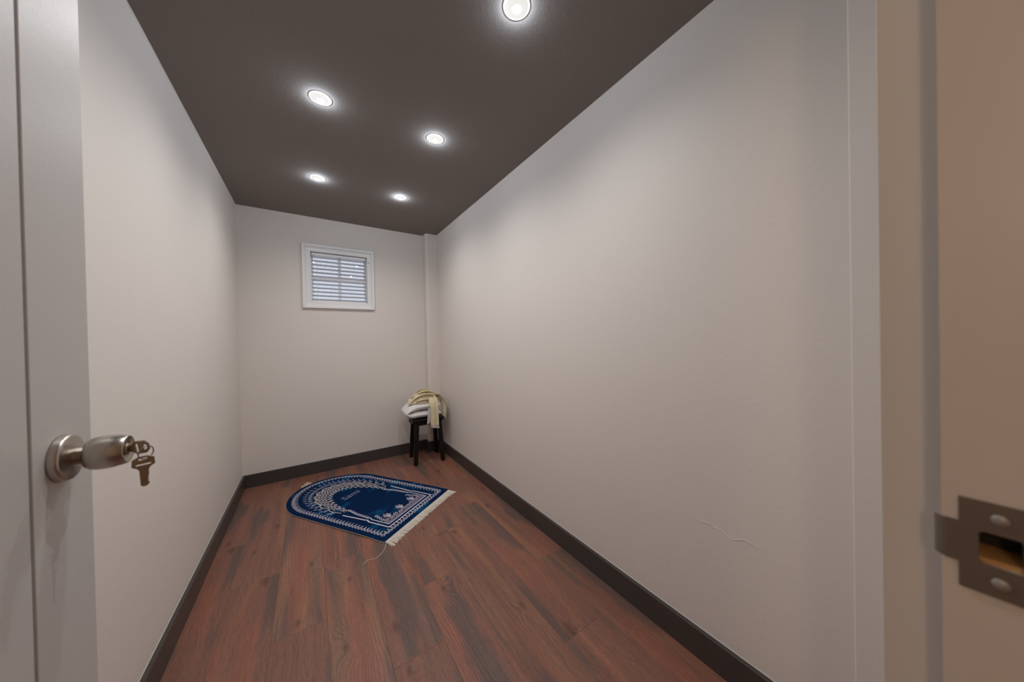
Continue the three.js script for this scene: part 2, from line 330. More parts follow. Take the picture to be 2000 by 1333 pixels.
// ------------------------------------------------------------------ the open door
const KNOB = { y: 1.092, d: 0.723 };
{
  const f = setting('door_1', 'open satin beige door with a brushed steel key knob', 'door', P(DOOR_L, 0, 0.022));
  const W = 0.774, face = 0.036, q = 0.0032;                   // door thickness and groove depth
  const bx = (r0, r1, y0, y1, d0, d1, b) => { const g = box(r0, r1, y0, y1, d0, d1, b); return metreUV(g); };
  mesh('core', bx(0, face - q, 0.008, 2.05, 0, W, 0.001), M.door, f);
  mesh('stile', bx(face - q - 0.001, face, 0.008, 2.05, 0.646, W, 0.0014), M.door, f);
  mesh('panel', bx(face - q - 0.001, face, 0.008, 2.05, 0.132, 0.6405, 0.0014), M.door, f);
  mesh('stile', bx(face - q - 0.001, face, 0.008, 2.05, 0, 0.1265, 0.0014), M.door, f);
  const at = (g) => { g.rotateZ(-Math.PI / 2); g.translate(face, KNOB.y, -(KNOB.d - 0.022)); return g; };   // lathe axis -> +r
  mesh('rosette', at(lathe([[0, 0], [0.0328, 0], [0.0330, 0.0015], [0.0326, 0.0075], [0.0312, 0.0098], [0.0290, 0.0106], [0.0150, 0.0122], [0.0125, 0.0132], [0, 0.0132]], 56)), M.steel, f, 'round brushed steel rosette');
  const knob = mesh('knob', at(lathe([[0.0118, 0.012], [0.0118, 0.0215], [0.0135, 0.0225], [0.0195, 0.0245], [0.0228, 0.029], [0.0243, 0.036], [0.0246, 0.043], [0.0238, 0.051], [0.0222, 0.058], [0.0208, 0.0628], [0.0200, 0.0638], [0.0188, 0.0640], [0.0180, 0.0625], [0.0120, 0.0620], [0.0120, 0.0605], [0, 0.0605]], 56)), M.steel, f, 'barrel shaped brushed steel knob');
  mesh('lock_cylinder', at(lathe([[0, 0.0640], [0.0080, 0.0640], [0.0090, 0.0630], [0.0090, 0.0600], [0, 0.0600]], 28)), M.brass, knob, 'brass coloured lock face');
}
// keys
function keyShape(bow = true) {
  const s = new THREE.Shape();                                  // bow on top, blade pointing down; origin at the hole
  s.moveTo(-0.0048, 0.0048); s.lineTo(0.0048, 0.0048); s.lineTo(0.0112, 0.0010); s.lineTo(0.0118, -0.0095); s.lineTo(0.0070, -0.0125); s.lineTo(0.0048, -0.0165);
  const cuts = [[0.0048, -0.024], [0.0036, -0.026], [0.0046, -0.028], [0.0030, -0.0300], [0.0044, -0.032], [0.0028, -0.0345], [0.0048, -0.0365], [0.0042, -0.0395], [0.0018, -0.0420]];
  for (const [x, y] of cuts) s.lineTo(x, y);
  s.lineTo(-0.0024, -0.0418); s.lineTo(-0.0042, -0.0395); s.lineTo(-0.0046, -0.0165); s.lineTo(-0.0070, -0.0125); s.lineTo(-0.0118, -0.0095); s.lineTo(-0.0112, 0.0010); s.closePath();
  const slot = (y, w, h) => { const p = new THREE.Path(); p.moveTo(-w, y); p.quadraticCurveTo(-w, y + h, -w + h, y + h); p.lineTo(w - h, y + h); p.quadraticCurveTo(w, y + h, w, y); p.quadraticCurveTo(w, y - h, w - h, y - h); p.lineTo(-w + h, y - h); p.quadraticCurveTo(-w, y - h, -w, y); s.holes.push(p); };
  slot(0.0006, 0.0048, 0.0017); slot(-0.0080, 0.0078, 0.0012);
  return s;
}
{
  const kg = new THREE.ExtrudeGeometry(keyShape(), { depth: 0.0020, bevelEnabled: true, bevelSize: 0.0002, bevelThickness: 0.0002, bevelSegments: 1 });
  kg.translate(0, 0, -0.001);
  const tip = DOOR_L + 0.036 + 0.064;                            // room x of the lock face
  const k1 = mesh('key', kg, M.brass);
  // bow out of the lock, blade into it (towards -r)
  k1.quaternion.setFromRotationMatrix(new THREE.Matrix4().makeBasis(new THREE.Vector3(0, 0.92, 0.39), new THREE.Vector3(1, 0, 0), new THREE.Vector3(0, 0.39, -0.92)));
  k1.position.copy(P(tip + 0.0162, KNOB.y, KNOB.d));
  k1.userData = { label: 'brass key pushed into the lock of the steel knob', category: 'key' };
  const kh = mesh('key', kg.clone(), M.brass);
  kh.position.copy(P(-0.2205, 1.0735, 0.718)); kh.rotation.set(0, 0.33, 0.03);
  kh.userData = { label: 'brass key hanging from the ring below the knob', category: 'key' };
  const ring = mesh('key_ring', new THREE.TorusGeometry(0.0098, 0.0008, 8, 40), M.steelDark);
  ring.position.copy(P(-0.2175, 1.0835, 0.7185)); ring.rotation.set(0.1, 0.95, 0.0);
  ring.userData = { label: 'small wire ring joining the two keys', category: 'key ring' };
}

// ------------------------------------------------------------------ window
{
  const w = setting('window_1', 'small white framed window with a slatted blind', 'window');
  const frameBox = (r0, r1, y0, y1, t, d0, d1, b, name, m = M.white, parent = w) => {
    mesh(name, metreUV(box(r0, r1, y1 - t, y1, d0, d1, b)), m, parent); mesh(name, metreUV(box(r0, r1, y0, y0 + t, d0, d1, b)), m, parent);
    mesh(name, metreUV(box(r0, r0 + t, y0 + t, y1 - t, d0, d1, b)), m, parent); mesh(name, metreUV(box(r1 - t, r1, y0 + t, y1 - t, d0, d1, b)), m, parent);
  };
  frameBox(-0.046, 0.580, 1.582, 2.194, 0.022, D - 0.026, D + 0.002, 0.004, 'outer_casing');
  frameBox(-0.025, 0.561, 1.602, 2.173, 0.009, D - 0.014, D + 0.002, 0.002, 'inner_bead');
  frameBox(WIN.r0 - 0.004, WIN.r1 + 0.004, WIN.y0 - 0.004, WIN.y1 + 0.004, 0.040, D - 0.004, D + T, 0.002, 'jamb_lining');
  // sash with a cross of glazing bars
  const s0 = { r0: 0.024, r1: 0.517, y0: 1.648, y1: 2.129 }, sd = D + 0.075;
  frameBox(s0.r0, s0.r1, s0.y0, s0.y1, 0.022, sd, sd + 0.03, 0.002, 'sash_rail');
  mesh('glazing_bar', metreUV(box(0.259, 0.283, s0.y0 + 0.022, s0.y1 - 0.022, sd, sd + 0.022, 0.002)), M.white, w);
  for (const [a, b] of [[s0.r0 + 0.022, 0.259], [0.283, s0.r1 - 0.022]]) mesh('glazing_bar', metreUV(box(a, b, 1.878, 1.906, sd, sd + 0.022, 0.001)), M.white, w);
  const gx = [[s0.r0 + 0.022, 0.259], [0.283, s0.r1 - 0.022]], gy = [[s0.y0 + 0.022, 1.878], [1.906, s0.y1 - 0.022]];
  for (const [a, b] of gx) for (const [c, e] of gy) mesh('pane', box(a, b, c, e, sd + 0.010, sd + 0.013), M.glass, w);
  const wires = [];
  for (let r = s0.r0 + 0.026; r < s0.r1 - 0.024; r += 0.0095) wires.push(box(r - 0.0010, r + 0.0010, s0.y0 + 0.02, s0.y1 - 0.02, sd + 0.028, sd + 0.0292));
  for (let y = s0.y0 + 0.026; y < s0.y1 - 0.024; y += 0.0095) wires.push(box(s0.r0 + 0.02, s0.r1 - 0.02, y - 0.0004, y + 0.0004, sd + 0.029, sd + 0.0298));
  const sc = mesh('insect_screen', merge(wires), M.mesh, w); sc.userData.kind = 'stuff';
  // blind: a thing of its own hanging in the reveal
  const b = thing('window_blind', 'white horizontal slat blind hanging in the window', 'blind', P(0, 0, 0));
  const bd = D + 0.036, a = 0.031, z = 0.510;
  mesh('head_rail', metreUV(box(a, z, 2.100, 2.122, bd - 0.014, bd + 0.016, 0.002)), M.white, b);
  const n = 12, top = 2.084, bottom = 1.672, sg = new RoundedBoxGeometry(z - a, 0.0016, 0.0285, 1, 0.0006);
  for (let i = 0; i < n; i++) {
    const m = mesh('slat', sg, M.slat, b); m.name = i ? `slat_${String(i).padStart(3, '0')}` : 'slat';
    m.position.set((a + z) / 2, top - (top - bottom) * i / (n - 1), -bd); m.rotation.x = -0.40;
  }
  mesh('bottom_rail', metreUV(box(a, z, 1.6495, 1.661, bd - 0.012, bd + 0.014, 0.002)), M.white, b);
  for (const r of [0.075, 0.466]) for (const q of [-0.0145, 0.0145]) mesh('ladder_cord', box(r - 0.0006, r + 0.0006, 1.655, 2.105, bd + q - 0.0005, bd + q + 0.0005), M.white, b);
  const latch = mesh('latch', new RoundedBoxGeometry(0.018, 0.007, 0.006, 2, 0.002), M.steelDark, w, 'small metal catch');
  latch.position.copy(P(0.530, 2.073, D - 0.006)); latch.rotation.z = -0.6;
}

// ------------------------------------------------------------------ downlights
{
  const spots = [[0.070, 1.776, 'downlight in the row nearer the door wall, middle one'], [0.652, 0.911], [0.652, 1.776], [0.074, 2.648], [0.660, 2.652], [0.070, 0.911]];
  const labels = ['round downlight in the row beside the door wall, larger in view', 'round downlight cut by the top edge of the photo', 'round downlight in the row nearer the long bare wall, middle of three',
    'round downlight in front of the window, left of the pair', 'round downlight closest to the far corner pipe casing, smallest in view', 'round downlight directly above the open door, outside the view'];
  const ringG = lathe([[0.0445, 0.0], [0.0445, -0.0012], [0.0455, -0.0014], [0.0475, -0.0012], [0.0490, -0.0006], [0.0495, 0.0]], 48);
  const diffG = lathe([[0, -0.0120], [0.015, -0.0116], [0.030, -0.0098], [0.040, -0.0060], [0.0446, -0.0010], [0.0446, 0.0005], [0, 0.0005]], 48);
  const ringM = std({ color: lin(0.85, 0.85, 0.85), roughness: 0.5, emissive: lin(0.95, 1, 1), emissiveIntensity: LAMP_GLOW });
  const diffM = std({ color: lin(0.8, 0.8, 0.8), roughness: 0.5, emissive: lin(1, 0.995, 0.98), emissiveIntensity: LAMP_GLOW });
  spots.forEach(([r, d], i) => {
    const g = thing('ceiling_downlight', labels[i], 'downlight', P(r, H, d), 'recessed ceiling downlights');
    mesh('trim_ring', ringG, ringM, g); mesh('light_diffuser', diffG, diffM, g);
    const a = new THREE.SpotLight(new THREE.Color().setRGB(...LAMP_COLOR), LAMP_CANDELA, 0, LAMP_ANGLE, 1, 2);
    a.position.copy(P(r, H - 0.0110, d)); a.target.position.copy(P(r, 0, d)); a.castShadow = true; a.shadow.radius = 1.2; scene.add(a, a.target);
    const p = new THREE.PointLight(new THREE.Color().setRGB(0.76, 0.88, 1.0), LAMP_SPILL, 0, 2);
    p.position.copy(P(r, H - 0.0100, d)); p.castShadow = true; p.shadow.radius = 0.2; scene.add(p);
  });
}

// ------------------------------------------------------------------ prayer rug
{
  const half = 0.352, v0 = 0.82, rise = 0.392;
  const c0 = P(0.651, 0, 2.226);
  const rug = thing('prayer_rug', 'navy prayer rug with rounded end and cream scroll pattern on the floor', 'rug', c0);
  rug.rotation.y = Math.atan2(0.569, 0.822) ;                   // local +x = across the fringe end, local -z = towards the arch
  rug.rotation.y = Math.atan2(0.569, 0.822);
  // outline in (u, v): bottom edge v = 0, arch at v0 + rise
  const outline = [];
  for (let i = 0; i <= 24; i++) outline.push([-half + 2 * half * i / 24, 0]);
  for (let i = 1; i <= 16; i++) outline.push([half, v0 * i / 16]);
  const N = 64; for (let i = 1; i < N; i++) { const t = Math.PI * i / N, c = Math.cos(t), s = Math.sin(t); outline.push([half * Math.sign(c) * Math.pow(Math.abs(c), 1.0), v0 + rise * Math.pow(s, 1.08)]); }
  for (let i = 16; i >= 1; i--) outline.push([-half, v0 * i / 16]);
  // woven picture
  const S = 1400, pw = 1024, phh = 1728, U = (u) => (u + 0.3657) * S, V = (v) => phh - (v + 0.008) * S;
  const cv = document.createElement('canvas'); cv.width = pw; cv.height = phh; const k = cv.getContext('2d');
  const img = k.createImageData(pw, phh);
  for (let y = 0; y < phh; y++) for (let x = 0; x < pw; x++) {
    const n = fbm(x / 150, y / 110, 501, 4), m = vnoise(x * 0.45, y * 0.45, 77), q = smooth(0.52, 0.78, n), i = (y * pw + x) * 4;
    img.data[i] = 2 + 6 * q + 4 * m; img.data[i + 1] = 30 + 36 * q + 8 * m; img.data[i + 2] = 66 + 38 * q + 10 * m; img.data[i + 3] = 255;
  }
  k.putImageData(img, 0, 0);
  const cream = 'rgb(216,206,214)', warm = 'rgb(212,202,190)', ink = 'rgb(6,18,48)';
  k.lineCap = 'round'; k.lineJoin = 'round';
  const line = (pts, w, col, close) => { k.strokeStyle = col; k.lineWidth = w * S; k.beginPath(); pts.forEach(([u, v], i) => (i ? k.lineTo(U(u), V(v)) : k.moveTo(U(u), V(v)))); if (close) k.closePath(); k.stroke(); };
  const fill = (pts, col) => { k.fillStyle = col; k.beginPath(); pts.forEach(([u, v], i) => (i ? k.lineTo(U(u), V(v)) : k.moveTo(U(u), V(v)))); k.closePath(); k.fill(); };
  const dot = (u, v, r, col) => { k.fillStyle = col; k.beginPath(); k.arc(U(u), V(v), r * S, 0, 7); k.fill(); };
  const spiral = (u, v, r, a0, turns, dir, w, col) => { const pts = []; for (let i = 0; i <= 40; i++) { const t = i / 40, a = a0 + dir * turns * 2 * Math.PI * t, q = r * (1 - 0.82 * t); pts.push([u + q * Math.cos(a), v + q * Math.sin(a)]); } line(pts, w, col); };
  // border: rope of diamonds with dots, following an inset of the outline
  const inset = (e) => {
    const pts = [], h2 = half - e, top = v0, r2 = rise - e, b = e + 0.004;
    for (let i = 0; i < 200; i++) pts.push([-h2 + 2 * h2 * i / 200, b]);
    for (let i = 0; i < 200; i++) pts.push([h2, b + (top - b) * i / 200]);
    for (let i = 0; i < 400; i++) { const t = Math.PI * i / 400; pts.push([h2 * Math.cos(t), top + r2 * Math.pow(Math.sin(t), 1.08)]); }
    for (let i = 0; i < 200; i++) pts.push([-h2, top - (top - b) * i / 200]);
    return pts;
  };
  const along = (pts, step, fn) => { let acc = 0, j = 0; const all = [...pts, pts[0]]; for (let i = 1; i < all.length; i++) { const du = all[i][0] - all[i - 1][0], dv = all[i][1] - all[i - 1][1], l = Math.hypot(du, dv); acc += l; while (acc >= step) { acc -= step; fn(all[i][0], all[i][1], du / l, dv / l, j++); } } };
  const rope = inset(0.046);
  along(rope, 0.0282, (u, v, tu, tv) => {
    const nu = -tv, nv = tu, a = 0.0150, b = 0.0125;
    line([[u - tu * a, v - tv * a], [u + nu * b, v + nv * b], [u + tu * a, v + tv * a], [u - nu * b, v - nv * b]], 0.0040, cream, true);
    dot(u, v, 0.0030, cream);
    dot(u + nu * 0.0245, v + nv * 0.0245, 0.0044, cream);
    line([[u + nu * 0.012 - tu * 0.004, v + nv * 0.012 - tv * 0.004], [u + nu * 0.019, v + nv * 0.019], [u + nu * 0.012 + tu * 0.004, v + nv * 0.012 + tv * 0.004]], 0.0026, cream);
  });
  // niche lines along the sides and the bottom
  const sideOut = [[-0.233, 0.50], [-0.221, 0.300], [-0.216, 0.285], [-0.228, 0.262], [-0.226, 0.083]], mir = (pts) => pts.map(([u, v]) => [-u, v]).reverse();
  line([...sideOut, ...mir(sideOut)], 0.0095, cream);
  const sideIn = [[-0.170, 0.520], [-0.190, 0.420], [-0.196, 0.300], [-0.189, 0.285], [-0.200, 0.262], [-0.198, 0.111]];
  line([...sideIn, ...mir(sideIn)], 0.0075, cream);
  line([[-0.160, 0.515], [-0.178, 0.42], [-0.184, 0.30]], 0.0035, cream); line(mir([[-0.160, 0.515], [-0.178, 0.42], [-0.184, 0.30]]), 0.0035, cream);
  // scrolls along the bottom of the niche with three palmettes
  fill([[-0.196, 0.113], [0.196, 0.113], [0.196, 0.150], [0.150, 0.172], [0.11, 0.165], [0.06, 0.150], [0, 0.170], [-0.06, 0.150], [-0.11, 0.165], [-0.150, 0.172], [-0.196, 0.150]], 'rgb(120,118,140)');
  for (let i = -4; i <= 4; i++) { const u = i * 0.042, v = 0.146 + (i % 2 ? 0 : 0.010); k.fillStyle = ink; k.beginPath(); k.arc(U(u), V(v), 0.021 * S, 0, 7); k.fill(); spiral(u, v, 0.0195, i < 0 ? 0 : Math.PI, 1.7, i < 0 ? 1 : -1, 0.0040, cream); }
  for (const u of [-0.122, 0, 0.122]) for (let j = -2; j <= 2; j++) { const a = Math.PI / 2 + j * 0.42, l = 0.066 - Math.abs(j) * 0.010, bu = u + 0.004 * j, bv = 0.172; const q = [bu + l * Math.cos(a), bv + l * Math.sin(a)], n = [-Math.sin(a) * 0.0085, Math.cos(a) * 0.0085], m = [bu + 0.55 * l * Math.cos(a), bv + 0.55 * l * Math.sin(a)]; line([[bu, bv], [m[0] + n[0], m[1] + n[1]], q, [m[0] - n[0], m[1] - n[1]]], 0.0034, cream, true); }
  for (const sg of [-1, 1]) for (let j = 0; j < 4; j++) spiral(sg * (0.176 - 0.006 * j), 0.185 + j * 0.026, 0.0135, sg > 0 ? Math.PI : 0, 1.4, sg > 0 ? -1 : 1, 0.0036, cream);
  // crest round the arch: leaves pointing into the niche, scrolls outside
  const bez = (t) => {                                            // inner edge of the crest, left half then right half
    const q = Math.abs(t - 0.5) * 2, a = q * q * (3 - 2 * q) * 0.25 + q * 0.75; const u = 0.170 * Math.sin(a * Math.PI / 2), v = 0.50 + 0.372 * Math.pow(Math.cos(a * Math.PI / 2), 0.92); return [t < 0.5 ? -u : u, v];
  };
  const outerOf = (t) => { const q = Math.abs(t - 0.5) * 2; const u = 0.262 * Math.sin(Math.pow(q, 0.9) * Math.PI / 2), v = 0.56 + 0.525 * Math.pow(Math.cos(q * Math.PI / 2), 0.80); return [t < 0.5 ? -u : u, v]; };
  const midOf = (t, m) => { const a = bez(t), b = outerOf(t); return [a[0] + (b[0] - a[0]) * m, a[1] + (b[1] - a[1]) * m]; };
  { // dense field behind the leaves
    const pts = []; for (let i = 0; i <= 60; i++) pts.push(midOf(i / 60, 0.02)); for (let i = 60; i >= 0; i--) { const q = Math.abs(i / 60 - 0.5) * 2; pts.push(midOf(i / 60, 0.60 * (1 - Math.pow(q, 4)))); }
    fill(pts, 'rgb(92,92,104)');
  }
  const tips = 21;
  for (let i = 0; i < tips; i++) {
    const t = (i + 0.5) / tips, e = 1 - Math.pow(Math.abs(t - 0.5) * 2, 4) * 0.75, a = midOf(t, -0.10 * e), c1 = midOf(t - 0.46 / tips, 0.10), c2 = midOf(t + 0.46 / tips, 0.10);
    fill([a, c1, midOf(t, 0.2), c2], ink); line([c1, a, c2], 0.0052, cream);
    for (let j = 0; j < 4; j++) { const m = 0.13 + j * 0.13, s = 0.42 / tips; if (m > 0.14 + 0.5 * e) break; line([midOf(t - s, m + 0.09 * e), midOf(t, m), midOf(t + s, m + 0.09 * e)], 0.0042, j % 2 ? warm : cream); line([midOf(t - s * 0.5, m + 0.11 * e), midOf(t, m + 0.06), midOf(t + s * 0.5, m + 0.11 * e)], 0.0024, ink); }
  }
  for (let i = 0; i < 11; i++) { const t = (i + 0.5) / 11; const pts = []; for (let j = 0; j <= 12; j++) { const q = t - 0.042 + 0.084 * j / 12; pts.push(midOf(q, 0.50 + 0.15 * Math.sin(Math.PI * j / 12))); } line(pts, 0.0055, warm); }
  for (let i = 0; i < 26; i++) {
    const t = (i + 0.5) / 26, q = midOf(t, 0.80), r = 0.0165, sgn = i < 13 ? 1 : -1;
    spiral(q[0], q[1], r, sgn > 0 ? -0.5 : Math.PI + 0.5, 1.5, sgn, 0.0038, 'rgb(188,186,204)');
    const o = midOf(t, 0.99); spiral(o[0], o[1], r * 0.7, sgn > 0 ? 2.2 : 0.9, 1.1, -sgn, 0.0034, 'rgb(178,178,200)');
    dot(...midOf(t, 1.08), 0.0032, 'rgb(178,178,200)');
  }
  // name woven in the niche
  k.save(); k.translate(U(0), V(0.672)); k.transform(1, 0, -0.12, 1, 0, 0); k.fillStyle = 'rgb(150,150,168)'; k.font = `${Math.round(0.072 * S)}px sans-serif`; k.textAlign = 'center'; k.textBaseline = 'alphabetic'; k.fillText('Sami', 0, 0); k.restore();
  const tex = new THREE.CanvasTexture(cv); tex.colorSpace = THREE.SRGBColorSpace; tex.magFilter = THREE.LinearFilter; tex.wrapS = tex.wrapT = THREE.ClampToEdgeWrapping;
  const pile = phys({ map: tex, roughness: 0.95, specularIntensity: 0.15, bumpMap: tex, bumpScale: 0.0012 });
  const back = std({ color: lin(0.56, 0.50, 0.42), roughness: 0.9 });
  // lift of the rug over its length: slightly raised near edge
  const lift = (u, v) => 0.0045 * smooth(0.75, 1, Math.abs(u) / half) * (0.3 + 0.7 * vnoise(u * 9 + 3, v * 5, 12)) * smooth(0.0, 0.2, v) + 0.0012 * vnoise(u * 8, v * 8, 14);
  const sheet = (grow, yb, yt, rim) => {                        // closed sheet with the outline, rings of points so that it can bend
    const rings = [0, 0.35, 0.62, 0.8, 0.9, 0.96, 0.985, 1], cu = 0, cvv = 0.56, pos = [], uv = [], idx = [], n = outline.length;
    const add = (u, v, y) => { pos.push(u, y, -v); uv.push((u + 0.3657) * S / pw, (v + 0.008) * S / phh); };
    for (const [q, top] of [...rings.map((r) => [r, true]), ...rings.slice().reverse().map((r) => [r, false])]) for (const [u, v] of outline) {
      const g = 1 + grow, uu = cu + (u - cu) * q * g, vv = Math.max(-0.0, cvv + (v - cvv) * q * g), l = lift(uu, vv);
      add(uu, vv, top ? yt + l - (q > 0.99 ? rim : 0) : yb + l * 0.85);
    }
    const rows = rings.length * 2;
    for (let a = 0; a + 1 < rows; a++) for (let i = 0; i < n; i++) { const j = (i + 1) % n, p = a * n; idx.push(p + i, p + n + i, p + n + j, p + i, p + n + j, p + j); }
    const g = new THREE.BufferGeometry(); g.setAttribute('position', new THREE.Float32BufferAttribute(pos, 3)); g.setAttribute('uv', new THREE.Float32BufferAttribute(uv, 2)); g.setIndex(idx); g.computeVertexNormals(); return g;
  };
  mesh('pile', sheet(0, 0.0032, 0.0080, 0.0018), pile, rug);
  mesh('backing', sheet(0.004, 0.0004, 0.0032, 0.0), back, rug, 'cream woven backing showing at the edge');
  // fringe
  const fr = [], strip = (pts, w, h = 0.0012) => { const pos = [], idx = []; pts.forEach(([u, v, y], i) => { const a = pts[Math.max(0, i - 1)], b = pts[Math.min(pts.length - 1, i + 1)], du = b[0] - a[0], dv = b[1] - a[1], l = Math.hypot(du, dv) || 1, nu = -dv / l * w, nv = du / l * w; pos.push(u - nu, y, -(v - nv), u, y + h, -v, u + nu, y, -(v + nv)); }); for (let i = 0; i + 1 < pts.length; i++) for (let j = 0; j < 2; j++) { const p = i * 3 + j; idx.push(p, p + 1, p + 3, p + 1, p + 4, p + 3); } const g = new THREE.BufferGeometry(); g.setAttribute('position', new THREE.Float32BufferAttribute(pos, 3)); g.setAttribute('uv', new THREE.Float32BufferAttribute(new Float32Array(pos.length / 3 * 2), 2)); g.setIndex(idx); g.computeVertexNormals(); return g; };
  for (let i = 0; i < 300; i++) {
    const u = -half + 0.004 + (2 * half - 0.008) * (i + 0.3 * rnd()) / 300, l = 0.057 + 0.012 * rnd() + 0.012 * smooth(0.7, 1, Math.abs(u) / half), sway = 0.006 * (rnd() - 0.5), e = u < -0.30 ? -0.025 * (rnd() - 0.1) * ((-0.30 - u) / 0.05) : 0;
    fr.push(strip([[u, 0.004, 0.0045], [u + sway * 0.2, -0.012, 0.0032 + 0.001 * rnd()], [u + sway * 0.6 + e * 0.4, -l * 0.6, 0.0018 + 0.0012 * rnd()], [u + sway + e, -l, 0.0006]], 0.0016));
  }
  const fringe = mesh('fringe', merge(fr), std({ color: lin(0.64, 0.58, 0.50), roughness: 0.9 }), rug, 'cream fringe along the straight end'); fringe.userData.kind = 'stuff';
  // loose thread and the tassel showing beyond the arch, given in room coordinates
  const local = (r, y, d) => { const x = r - 0.651, z = d - 2.226; return new THREE.Vector3(x * 0.822 + z * 0.569, y, -(-x * 0.569 + z * 0.822)); };
  const th = new THREE.CatmullRomCurve3([[0.374, 0.0045, 2.020], [0.362, 0.003, 1.992], [0.352, 0.002, 1.966], [0.338, 0.0014, 1.946], [0.315, 0.0014, 1.925], [0.292, 0.0014, 1.910], [0.270, 0.0014, 1.915], [0.252, 0.0014, 1.921], [0.238, 0.0014, 1.910], [0.223, 0.0014, 1.899]].map((q) => local(...q)));
  mesh('loose_thread', new THREE.TubeGeometry(th, 60, 0.0016, 6), std({ color: lin(0.64, 0.58, 0.50), roughness: 0.9 }), rug, 'long loose cream thread');
  const tb = [];
  for (let i = 0; i < 22; i++) { const t = i / 21, a = local(0.012 - 0.09 * t, 0.002, 3.235 - 0.035 * t), b = local(-0.046 - 0.045 * t + 0.01 * rnd(), 0.002, 3.312 - 0.075 * t + 0.012 * rnd()); tb.push(strip([[a.x, -a.z, 0.0010], [(a.x + b.x) / 2, -(a.z + b.z) / 2, 0.0022], [b.x, -b.z, 0.0006]], 0.0030)); }
  mesh('tassel', merge(tb), std({ color: lin(0.52, 0.40, 0.26), roughness: 0.9 }), rug, 'tan tassel peeking out beyond the rounded end').userData.kind = 'stuff';
}

// ------------------------------------------------------------------ stool in the corner
const STOOL = { r: 1.012, d: 3.212, turn: -0.10 };
{
  const s = thing('stool', 'black wooden four-legged stool in the far corner', 'stool', P(STOOL.r, 0, STOOL.d));
  s.rotation.y = STOOL.turn;
  const bar = (a, b, w0, w1) => {                               // tapered square leg from a (top) to b (foot)
    const pos = [], idx = [], c = 0.25;
    const ringAt = (p, w) => { for (const [x, z] of [[-1, -1 + c], [-1 + c, -1], [1 - c, -1], [1, -1 + c], [1, 1 - c], [1 - c, 1], [-1 + c, 1], [-1, 1 - c]]) pos.push(p[0] + x * w, p[1], p[2] + z * w); };
    ringAt(a, w0); ringAt([a[0] + (b[0] - a[0]) * 0.96, a[1] + (b[1] - a[1]) * 0.96, a[2] + (b[2] - a[2]) * 0.96], w0 * 0.06 + w1 * 0.94); ringAt(b, w1 * 0.88);
    for (let k = 0; k < 2; k++) for (let i = 0; i < 8; i++) { const j = (i + 1) % 8, p = k * 8; idx.push(p + i, p + j, p + 8 + j, p + i, p + 8 + j, p + 8 + i); }
    for (let i = 1; i < 7; i++) { idx.push(0, i + 1, i); idx.push(16, 16 + i, 16 + i + 1); }
    const g = new THREE.BufferGeometry(); g.setAttribute('position', new THREE.Float32BufferAttribute(pos, 3)); g.setIndex(idx);
    const f = g.toNonIndexed(); f.computeVertexNormals(); return f;
  };
  for (const x of [-1, 1]) for (const z of [-1, 1]) mesh('leg', bar([x * 0.112, 0.436, z * 0.105], [x * 0.137, 0, z * 0.133], 0.0215, 0.0185), M.stool, s);
  mesh('seat', new RoundedBoxGeometry(0.315, 0.026, 0.300, 3, 0.008).translate(0, 0.447, 0), M.stool, s);
  mesh('apron', new RoundedBoxGeometry(0.20, 0.048, 0.016, 2, 0.003).translate(0, 0.412, 0.112), M.stool, s);
  mesh('apron', new RoundedBoxGeometry(0.20, 0.048, 0.016, 2, 0.003).translate(0, 0.412, -0.112), M.stool, s);
  for (const x of [-1, 1]) {                                      // side aprons, deeper towards the back
    const q = new THREE.Shape(); q.moveTo(-0.10, 0.436); q.lineTo(0.150, 0.436); q.lineTo(0.150, 0.372); q.lineTo(-0.10, 0.404); q.closePath();
    const g = new THREE.ExtrudeGeometry(q, { depth: 0.016, bevelEnabled: true, bevelSize: 0.001, bevelThickness: 0.001, bevelSegments: 1 });
    g.rotateY(Math.PI / 2); g.translate(x * 0.142 - 0.008, 0, 0);
    mesh('apron', g, M.stool, s);
  }
}
